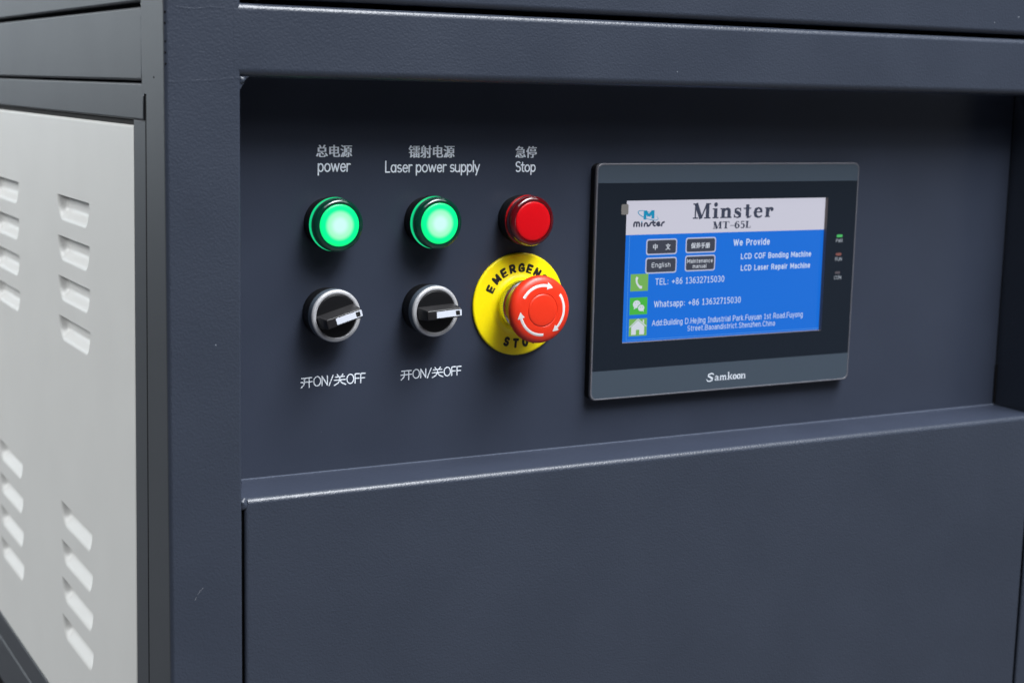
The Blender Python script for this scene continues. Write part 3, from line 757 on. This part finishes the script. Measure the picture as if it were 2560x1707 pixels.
mu = MB().lathe(dome, n=200, mod=kr).build('mushroom_head', M['red'], es, smooth=28)
def dome_d(r):
    for (r0, d0), (r1, d1) in zip(dome[6:], dome[7:]):
        if r1 <= r <= r0: return d0+(d1-d0)*(r0-r)/(r0-r1)
    return 31.4
def arrow(a0, a1):
    mb = MB(); R0 = 14.1; nseg = 22; vs = []; fs = []
    head = 15.0; aa = a0; a_h = a1+head
    for i in range(nseg+1):
        a = math.radians(a0+(a_h-a0)*i/nseg)
        for r in (R0-.88, R0-.45, R0+.45, R0+.88):
            vs.append((r*math.cos(a), -(dome_d(r)+.10 if abs(r-R0) < .8 else dome_d(r)-.02), r*math.sin(a)))
    for i in range(nseg):
        fs += [(4*i+j, 4*i+j+1, 4*i+5+j, 4*i+4+j) for j in range(3)]
    mb.add(vs, fs)
    vs = []; fs = []
    for i in range(7):
        f = i/6; a = math.radians(a_h+(a1-a_h)*f); hw = 2.15*(1-f)+.02
        for s_ in (-1, 0, 1):
            r = R0+s_*hw
            vs.append((r*math.cos(a), -(dome_d(r)+.12), r*math.sin(a)))
    for i in range(6): fs += [(3*i+j, 3*i+j+1, 3*i+4+j, 3*i+3+j) for j in range(2)]
    mb.add(vs, fs).build('arrow', M['arrow'], mu, smooth=60, recalc=False)
arrow(149, 63); arrow(38, -61); arrow(-86, -178)

# serif headings --------------------------------------------------------------
def ser(mb, ch, x, z, w, h, y, st=0.26):
    """heavy slab-serif letters in a w x h box (h = cap height)"""
    T = st*h*0.72; th = 0.085*h; sf = 0.085*h; n = [0]
    def rc(a, b, c, d):
        n[0] += 1; mb.flat([(x+a, z+b), (x+c, z+b), (x+c, z+d), (x+a, z+d)], y-0.004*n[0])
    def vs(pts):
        n[0] += 1; mb.vstroke([(x+a, z+b, c) for a, b, c in pts], y-0.004*n[0])
    xh = .66*h
    if ch == 'M':
        rc(.10*w, 0, .10*w+th*1.3, h); rc(.72*w, 0, .72*w+T, h)
        vs([(.16*w, h, T*1.1), (.46*w, 0, T*1.0)]); vs([(.47*w, 0.02*h, th*1.2), (.78*w, h, th*1.3)])
        rc(0, 0, .30*w, sf); rc(.62*w, 0, w, sf); rc(0, h-sf, .24*w, h); rc(.76*w, h-sf, w, h)
    elif ch in 'inr':
        if ch == 'i':
            rc((w-T)/2, 0, (w+T)/2, xh); rc(0, 0, w, sf); rc(0, xh-sf, w/2, xh)
            n[0] += 1; mb.flat([(x+w/2+T*.55*math.cos(k*PI/8), z+h*.90+T*.55*math.sin(k*PI/8)) for k in range(16)], y-0.03)
        else:
            rc(.10*w, 0, .10*w+T, xh); rc(0, 0, .22*w+T, sf); rc(0, xh-sf, .15*w, xh)
            if ch == 'n':
                rc(.92*w-T, 0, .92*w, xh*.72); rc(.80*w-T, 0, w, sf)
                vs([(.12*w+T, xh*.70, th), (.30*w+T*.5, xh*.88, th*1.6), (.62*w, xh*.93, T*.75), (.92*w-T*.55, xh*.80, T), (.92*w-T*.5, xh*.6, T)])
            else:
                vs([(.12*w+T, xh*.55, th), (.45*w, xh*.86, th*1.6), (.72*w, xh*.93, T*.6)])
                mb.flat([(x+.80*w+T*.5*math.cos(k*PI/8), z+xh*.80+T*.5*math.sin(k*PI/8)) for k in range(16)], y-0.03)
    elif ch == 's':
        vs([(.90*w, xh*.68, th), (.80*w, xh*.90, th*1.1), (.5*w, xh*.96, th*1.2), (.2*w, xh*.84, T*.6), (.22*w, xh*.64, T*.8), (.55*w, xh*.50, T), (.80*w, xh*.34, T*.9),
            (.82*w, xh*.16, T*.7), (.5*w, xh*.04, th*1.2), (.2*w, xh*.10, th), (.08*w, xh*.34, th)])
        rc(.82*w, xh*.62, .92*w, xh); rc(.04*w, 0, .14*w, xh*.38)
    elif ch == 't':
        rc(.28*w, .10*h, .28*w+T, h*.88); rc(0, xh-sf, .92*w, xh)
        vs([(.28*w+T*.5, .12*h, T), (.34*w+T*.6, .05*h, T*.8), (.78*w, .04*h, th), (.96*w, .14*h, th)])
    elif ch == 'e':
        vs([(.92*w, .20*xh, th), (.74*w, .06*xh, th*1.3), (.48*w, .04*xh, th*1.7), (.22*w, .18*xh, T*.9), (.14*w, .5*xh, T), (.24*w, .82*xh, T*.85), (.52*w, .96*xh, th*1.3),
            (.78*w, .84*xh, T*.7), (.84*w, .56*xh, T*.75)])
        rc(.16*w, .48*xh, .96*w, .48*xh+th)
    elif ch == 'T':
        rc((w-T)/2, 0, (w+T)/2, h); rc(.22*w, 0, .78*w, sf); rc(0, h-sf, w, h); rc(0, h*.72, th, h); rc(w-th, h*.72, w, h)
    elif ch == '-': rc(0, .36*h, w, .44*h)
    elif ch == '6':
        vs([(.88*w, .84*h, T*.6), (.66*w, .97*h, th), (.42*w, .93*h, th*1.6), (.18*w, .68*h, T*.9), (.13*w, .32*h, T), (.3*w, .06*h, T*.7), (.55*w, .03*h, th*1.3), (.82*w, .14*h, T*.7),
            (.90*w, .32*h, T), (.78*w, .52*h, T*.7), (.52*w, .60*h, th*1.2), (.2*w, .5*h, th)])
    elif ch == '5':
        rc(.14*w, .52*h, .14*w+th*1.3, h); rc(.14*w, h-.14*h, .90*w, h)
        vs([(.16*w, .54*h, th), (.46*w, .63*h, th*1.5), (.80*w, .52*h, T*.8), (.88*w, .30*h, T), (.72*w, .08*h, T*.7), (.42*w, .03*h, th*1.3), (.12*w, .12*h, T*.6)])
    elif ch == 'L':
        rc(.14*w, 0, .14*w+T, h); rc(0, h-sf, .28*w+T, h); rc(0, 0, w, sf); rc(w-th, 0, w, h*.32)
    elif ch == 'S':
        vs([(.92*w, h*.74, th), (.80*w, h*.93, th*1.4), (.5*w, h*.97, th*1.6), (.18*w, h*.84, T*.8), (.16*w, h*.66, T*.9), (.5*w, h*.52, T), (.80*w, h*.36, T),
            (.80*w, h*.16, T*.8), (.45*w, h*.03, th*1.6), (.12*w, h*.08, th*1.4), (.02*w, h*.30, th)])
    elif ch == 'a':
        rc(.62*w, 0, .62*w+T, xh*.75); vs([(.12*w, .74*xh, T*.6), (.38*w, .95*xh, th*1.6), (.66*w+T*.4, .84*xh, T*.8), (.62*w+T*.5, .6*xh, T)])
        vs([(.68*w, .56*xh, th), (.30*w, .44*xh, T*.6), (.14*w, .22*xh, T*.9), (.30*w, .05*xh, th*1.5), (.66*w, .18*xh, th)])
        rc(.62*w, 0, w, sf)
    elif ch == 'm':
        rc(.06*w, 0, .06*w+T*.9, xh); rc(0, 0, .12*w+T, sf)
        for k in (.34, .66):
            vs([((k-.20)*w, xh*.72, th), (k*w, xh*.93, th*1.8), ((k+.12)*w, xh*.86, T*.8), ((k+.14)*w, xh*.6, T*.9), ((k+.14)*w, 0, T*.9)])
            rc((k+.05)*w, 0, (k+.24)*w, sf)
    elif ch == 'k':
        rc(.10*w, 0, .10*w+T, h); rc(0, 0, .2*w+T, sf); vs([(.34*w, .34*xh, th*1.3), (.86*w, xh, th*1.3)]); vs([(.44*w, .50*xh, T*.9), (.92*w, 0, T)])
    elif ch == 'o':
        vs([(w*.5+w*.40*math.cos(k*PI/10), xh*.5+xh*.46*math.sin(k*PI/10), th*1.1+(T-th)*abs(math.cos(k*PI/10))) for k in range(21)])
# =================================================================== TOUCH SCREEN
ts = empty('touch_screen', OFF+Vector((0.0006, 0, -0.0005)), 'slate and black framed operator touch screen showing a blue menu page', 'touch screen')
X0, X1, ZB, ZT = 494.5, 693.0, -185.3, -43.4
def ring_box(loops):
    vs = [(x, y, z) for y, r, ins in loops for x, z in rrect(X0+ins, ZB+ins, X1-ins, ZT-ins, r, 7)]
    nn = len(vs)//len(loops)
    fs = [(k*nn+i, k*nn+(i+1) % nn, (k+1)*nn+(i+1) % nn, (k+1)*nn+i) for k in range(len(loops)-1) for i in range(nn)]
    return MB().add(vs, fs)
ring_box([(0, 4, .3), (-5.4, 4, .3)]).build('housing', M['base_black'], ts, smooth=40)
ring_box([(-5.2, 4.2, 0.0), (-6.4, 4.2, 0.0), (-6.8, 4.1, .12), (-7.05, 3.9, .4), (-7.1, 3.6, .8), (-6.95, 3.4, 1.15), (-6.7, 3.4, 1.2)]).build('rim', M['bezel_rim'], ts, smooth=60)
XA, XB = X0+1.1, X1-1.1
def face_band(z0, z1, top, name):
    r = 3.2
    if top: pts = [(XB, z0)] + arc(XB-r, z1-r, r, r, 0, 90, 6) + arc(XA+r, z1-r, r, r, 90, 180, 6) + [(XA, z0)]
    else: pts = [(XA, z1)] + arc(XA+r, z0+r, r, r, 180, 270, 6) + arc(XB-r, z0+r, r, r, 270, 360, 6) + [(XB, z1)]
    return MB().flat(pts, -6.92).build(name, M['band'], ts, recalc=False)
face_band(-55.0, ZT-1.1, True, 'top_band')
bb = face_band(ZB+1.1, -167.4, False, 'bottom_band')
mb = MB()
for ch, a, b, z_, h_, st_ in (('S', -.2, 5.2, -179.1, 5.2, .28), ('a', 5.6, 9.3, -178.75, 4.5, .22), ('m', 9.7, 15.3, -178.75, 4.5, .22), ('k', 15.7, 19.6, -178.75, 4.9, .20),
                              ('o', 19.9, 22.6, -178.75, 4.5, .24), ('o', 23.0, 25.7, -178.75, 4.5, .24), ('n', 26.0, 29.6, -178.75, 4.5, .22)):
    ser(mb, ch, 579.8+a, z_, b-a, h_, -6.95, st_)
mb.v = [(x+(z+177)*0.12*(1 if x < 585.3 else 0), y, z) for x, y, z in mb.v]
mb.build('maker_lettering', M['label_ink'], bb, recalc=False, label='pale serif word Samkoon on the lower band')
WX0, WX1, WZ0, WZ1 = 516.2, 668.6, -151.3, -65.6
ov = MB()
for (a, b, c, d) in ((XA, -65.6, XB, -55.0), (XA, -167.4, XB, WZ0), (XA, WZ0, WX0, WZ1), (WX1, WZ0, XB, WZ1)):
    ov.flat([(a, b), (c, b), (c, d), (a, d)], -6.9)
ovo = ov.build('black_overlay', M['overlay'], ts, recalc=False)
we = MB()
we.flat([(0, 0)]*3, 0); we.v = []; we.f = []
we.add([(WX0, -6.9, WZ0), (WX1, -6.9, WZ0), (WX1, -6.9, WZ1), (WX0, -6.9, WZ1), (WX0, -4.0, WZ0), (WX1, -4.0, WZ0), (WX1, -4.0, WZ1), (WX0, -4.0, WZ1)],
       [(0, 1, 5, 4), (1, 2, 6, 5), (2, 3, 7, 6), (3, 0, 4, 7)])
we.build('window_edge', M['win_edge'], ts, recalc=False)
# LEDs and their captions on the overlay
for (x0, x1, z0, z1, mt, cap, cx0, cx1, cz0, cz1, lb) in (
        (677.2, 681.9, -91.3, -89.5, 'led_g', 'PWR', 676.7, 682.4, -94.5, -92.4, 'lit green status light marked PWR'),
        (677.2, 681.8, -103.1, -101.4, 'led_r', 'RUN', 676.9, 682.5, -106.4, -104.3, 'reddish status light marked RUN'),
        (677.3, 681.6, -115.0, -113.4, 'led_o', 'COM', 676.8, 682.7, -118.4, -116.3, 'dark status light marked COM')):
    MB().prism(rrect(x0, z0, x1, z1, .8, 4), 'y', -7.0, -6.8).build('status_light', M[mt], ts, label=lb)
    sans(MB(), cap, cx0, cx1, cz0, cz1-cz0, -6.96, .15, .24).build('caption', M['dim_ink'], ovo, recalc=False, label='caption '+cap)

# --- display page, on a plane 2.7 mm behind the overlay
KX = 1.00273
disp = MB().flat([(WX0-1, WZ0-1), (WX1+2, WZ0-1), (WX1+2, WZ1+1), (WX0-1, WZ1+1)], -4.2).build('display', M['s_blue'], ts, recalc=False, label='lit blue display page')
def dsp(mb, name, mat, label=None):
    mb.v = [(x*KX, y, z*KX) for x, y, z in mb.v]
    return mb.build(name, mat, disp, recalc=False, label=label)
dsp(MB().flat([(513, -86.05), (670, -86.05), (670, -64), (513, -64)], -4.25), 'heading_band', M['s_white'], 'white heading band of the display page')
mb = MB()
for ch, a, b in (('M', 0, 13.2), ('i', 14.6, 19.2), ('n', 20.4, 29.0), ('s', 30.5, 36.6), ('t', 38.0, 44.3), ('e', 46.0, 52.9), ('r', 54.6, 61.3)):
    ser(mb, ch, 564.4+a, -77.3, b-a, 9.4, -4.30, 0.38)
dsp(mb, 'heading', M['s_dark'], 'large heading Minster')
mb = MB()
for ch, a, b in (('M', 0, 6.6), ('T', 7.2, 12.2), ('-', 12.9, 16.0), ('6', 16.5, 20.0), ('5', 20.7, 24.0), ('L', 24.6, 28.6)):
    ser(mb, ch, 579.7+a, -83.7, b-a, 4.4, -4.30, 0.46)
dsp(mb, 'heading', M['s_dark'], 'smaller heading MT-65L')
# logo
mb = MB()
q = []
for k in range(41):
    a = math.radians(62+k*8.4)
    u, v = 7.6*math.cos(a), 2.05*math.sin(a)
    r_ = math.radians(-17); q.append((531.9+u*math.cos(r_)-v*math.sin(r_), -74.6+u*math.sin(r_)+v*math.cos(r_), .22+.35*max(0, math.sin(k/40*PI))*(.4+.6*abs(math.cos(a)))))
mb.vstroke(q, -4.30)
dsp(mb, 'logo', M['s_teal'], 'teal orbit ring of the logo')
mb = MB()
for st in ([(529.6, -77.0, 2.0), (529.6, -71.6, 2.0)], [(529.9, -72.0, 1.9), (532.4, -75.0, 1.9)], [(532.4, -75.0, 1.9), (535.1, -72.0, 1.9)], [(535.3, -71.6, 2.1), (535.3, -76.6, 2.1)]):
    mb.vstroke(st, -4.33)
dsp(mb, 'logo', M['s_teal'], 'teal letter M of the logo')
mb = MB(); y_ = -4.30
for st in (
    [(522.0, -80.9), (522.0, -79.4), (522.5, -78.6), (523.3, -78.5), (523.9, -79.0), (523.9, -80.9)], [(523.9, -79.2), (524.6, -78.5), (525.4, -78.7), (525.8, -79.4), (525.8, -80.9)],
    [(527.5, -79.2), (527.5, -80.9)], [(529.4, -80.9), (529.4, -79.9), (530.1, -79.1), (531.0, -79.2), (531.5, -79.9), (531.5, -80.9)],
    [(534.6, -78.9), (533.8, -79.2), (533.3, -80.4), (532.3, -80.9)], [(535.6, -78.0), (535.7, -80.2), (536.4, -80.8), (537.1, -80.8)], [(535.3, -79.0), (537.0, -79.0)],
    [(538.2, -79.9), (540.5, -79.7), (540.2, -79.0), (539.2, -78.8), (538.3, -79.6), (538.5, -80.6), (539.5, -80.9), (540.6, -80.6)], [(541.8, -80.9), (541.9, -79.8), (542.5, -79.1), (543.5, -78.8)]):
    mb.stroke(st, 1.15, y_, 0.01); y_ -= .002
dsp(mb, 'logo', M['s_dark'], 'small dark word Minster under the logo')
dsp(MB().flat(arc(527.5, -78.35, .42, .42, 0, 345, 11), -4.33), 'logo', M['s_teal'], 'teal dot over the letter i')
# menu buttons
for (a, b, c, d, lb) in ((531.3, -98.5, 553.6, -88.9, 'upper left menu button marked 中 文'), (560.0, -98.2, 582.5, -88.7, 'upper right menu button marked 保养手册'),
                     (531.2, -109.8, 553.8, -100.1, 'lower left menu button marked English'), (560.0, -109.4, 582.5, -99.6, 'lower right menu button marked Maintenance manual')):
    dsp(MB().flat(rrect(a, b, c, d, 1.6), -4.27), 'menu_button_edge', M['s_line'])
    dsp(MB().flat(rrect(a+.75, b+.75, c-.75, d-.75, 1.2), -4.32), 'menu_button', M['s_btn'], lb)
mb = MB()
font_into(mb, '中', 536.2, 539.4, -95.5, -91.8, -4.36, .06)
font_into(mb, '文', 545.3, 548.8, -95.7, -91.9, -4.36, .06)
font_into(mb, '保养手册', 563.9, 578.1, -95.4, -91.9, -4.36, .06)
sans(mb, 'English', 535.7, 549.2, -105.9, 2.5, -4.37, .14)
sans(mb, 'Maintenance', 561.5, 580.6, -104.2, 2.2, -4.37, .15)
sans(mb, 'manual', 565.8, 575.9, -107.4, 2.1, -4.37, .15)
dsp(mb, 'menu_button_text', M['s_icon'], 'lettering on the four menu buttons')
for (s_, a, b, zb, H, wt) in (('We Provide', 595.8, 623.9, -94.3, 3.5, .20), ('LCD COF Bonding Machine', 602.0, 657.3, -102.8, 3.0, .20), ('LCD Laser Repair Machine', 602.3, 657.0, -110.1, 3.0, .20),
                         ('TEL: +86 13632715030', 538.7, 590.0, -116.6, 3.5, .135), ('Whatsapp: +86 13632715030', 538.4, 603.4, -130.3, 3.5, .135),
                         ('Add:Building D.Hejing Industrial Park.Fuyuan 1st Road.Fuyong', 537.4, 653.0, -141.65, 3.2, .12), ('Street.Baoandistrict.Shenzhen.China', 563.7, 631.0, -146.2, 3.0, .12)):
    dsp(sans(MB(), s_, a, b, zb, H, -4.30, wt), 'display_text', M['s_text'], 'line of text '+s_)
# icons
ic = dsp(MB().flat([(520.9, -120.1), (533.6, -120.1), (533.6, -109.7), (520.9, -109.7)], -4.27), 'telephone_icon', M['s_green1'], 'green square with white telephone handset')
mb = MB()
q = [(525.6+1.0, -112.2), (525.3, -113.2), (525.3, -114.6), (526.0, -116.2), (527.4, -117.5), (528.8, -117.9)]
mb.vstroke([(525.7, -111.5, 1.5), (525.3, -112.6, 1.7), (525.2, -113.6, 1.3), (525.5, -115.0, 1.2), (526.3, -116.3, 1.2), (527.3, -117.3, 1.4), (528.2, -117.8, 1.8), (529.3, -117.9, 1.6)], -4.31)
dsp(mb, 'icon_drawing', M['s_icon'], 'white telephone handset')
dsp(MB().flat([(520.9, -134.4), (533.6, -134.4), (533.6, -123.9), (520.9, -123.9)], -4.27), 'chat_icon', M['s_green2'], 'bright green square with two white speech bubbles')
mb = MB()
mb.flat(arc(525.9, -128.0, 2.7, 2.35, 0, 350, 22), -4.31); mb.flat([(524.2, -129.6), (525.4, -130.2), (523.9, -131.2)], -4.312)
dsp(mb, 'icon_drawing', M['s_icon'], 'larger white speech bubble')
dsp(MB().flat(arc(529.1, -130.3, 2.6, 2.3, 0, 350, 22), -4.33), 'icon_drawing', M['s_green2'], 'green gap round the smaller bubble')
mb = MB(); mb.flat(arc(529.2, -130.4, 2.25, 1.95, 0, 350, 22), -4.35); mb.flat([(530.0, -131.9), (531.0, -131.6), (531.0, -132.9)], -4.352)
dsp(mb, 'icon_drawing', M['s_icon'], 'smaller white speech bubble')
mb = MB()
for (x_, z_) in ((524.9, -127.2), (526.8, -127.2), (528.5, -129.9), (530.0, -129.9)): mb.flat(arc(x_, z_, .28, .28, 0, 330, 9), -4.37)
dsp(mb, 'icon_drawing', M['s_green2'], 'green dots in the bubbles')
dsp(MB().flat([(520.9, -147.4), (533.8, -147.4), (533.8, -136.8), (520.9, -136.8)], -4.27), 'house_icon', M['s_green1'], 'green square with white house')
mb = MB()
mb.vstroke([(521.2, -142.0, .55), (527.3, -137.1, .55)], -4.31); mb.vstroke([(527.3, -137.1, .55), (533.4, -141.8, .55)], -4.314)
mb.flat([(522.6, -146.6), (526.0, -146.6), (526.0, -143.6), (528.4, -143.6), (528.4, -146.6), (531.9, -146.6), (531.9, -141.4), (527.3, -137.9), (522.6, -141.6)], -4.318)
mb.flat([(530.7, -137.6), (531.6, -137.6), (531.6, -139.9), (530.7, -139.2)], -4.322)
dsp(mb, 'icon_drawing', M['s_icon'], 'white house')
# clear protective film: its visible edge line and pull tab
fe = MB()
for a, b, c, d in ((519.0, -149.9, 519.25, -86.6), (519.0, -149.9, 667.5, -149.65)):
    fe.flat([(a, b), (c, b), (c, d), (a, d)], -4.40)
dsp(fe, 'film_edge', M['film'], 'faint edge of the clear protective film')
MB().prism(rrect(512.4, -73.8, 517.4, -67.6, .8, 4), 'y', -7.0, -6.9).build('film_tab', M['tab'], ts, label='beige pull tab of the protective film')
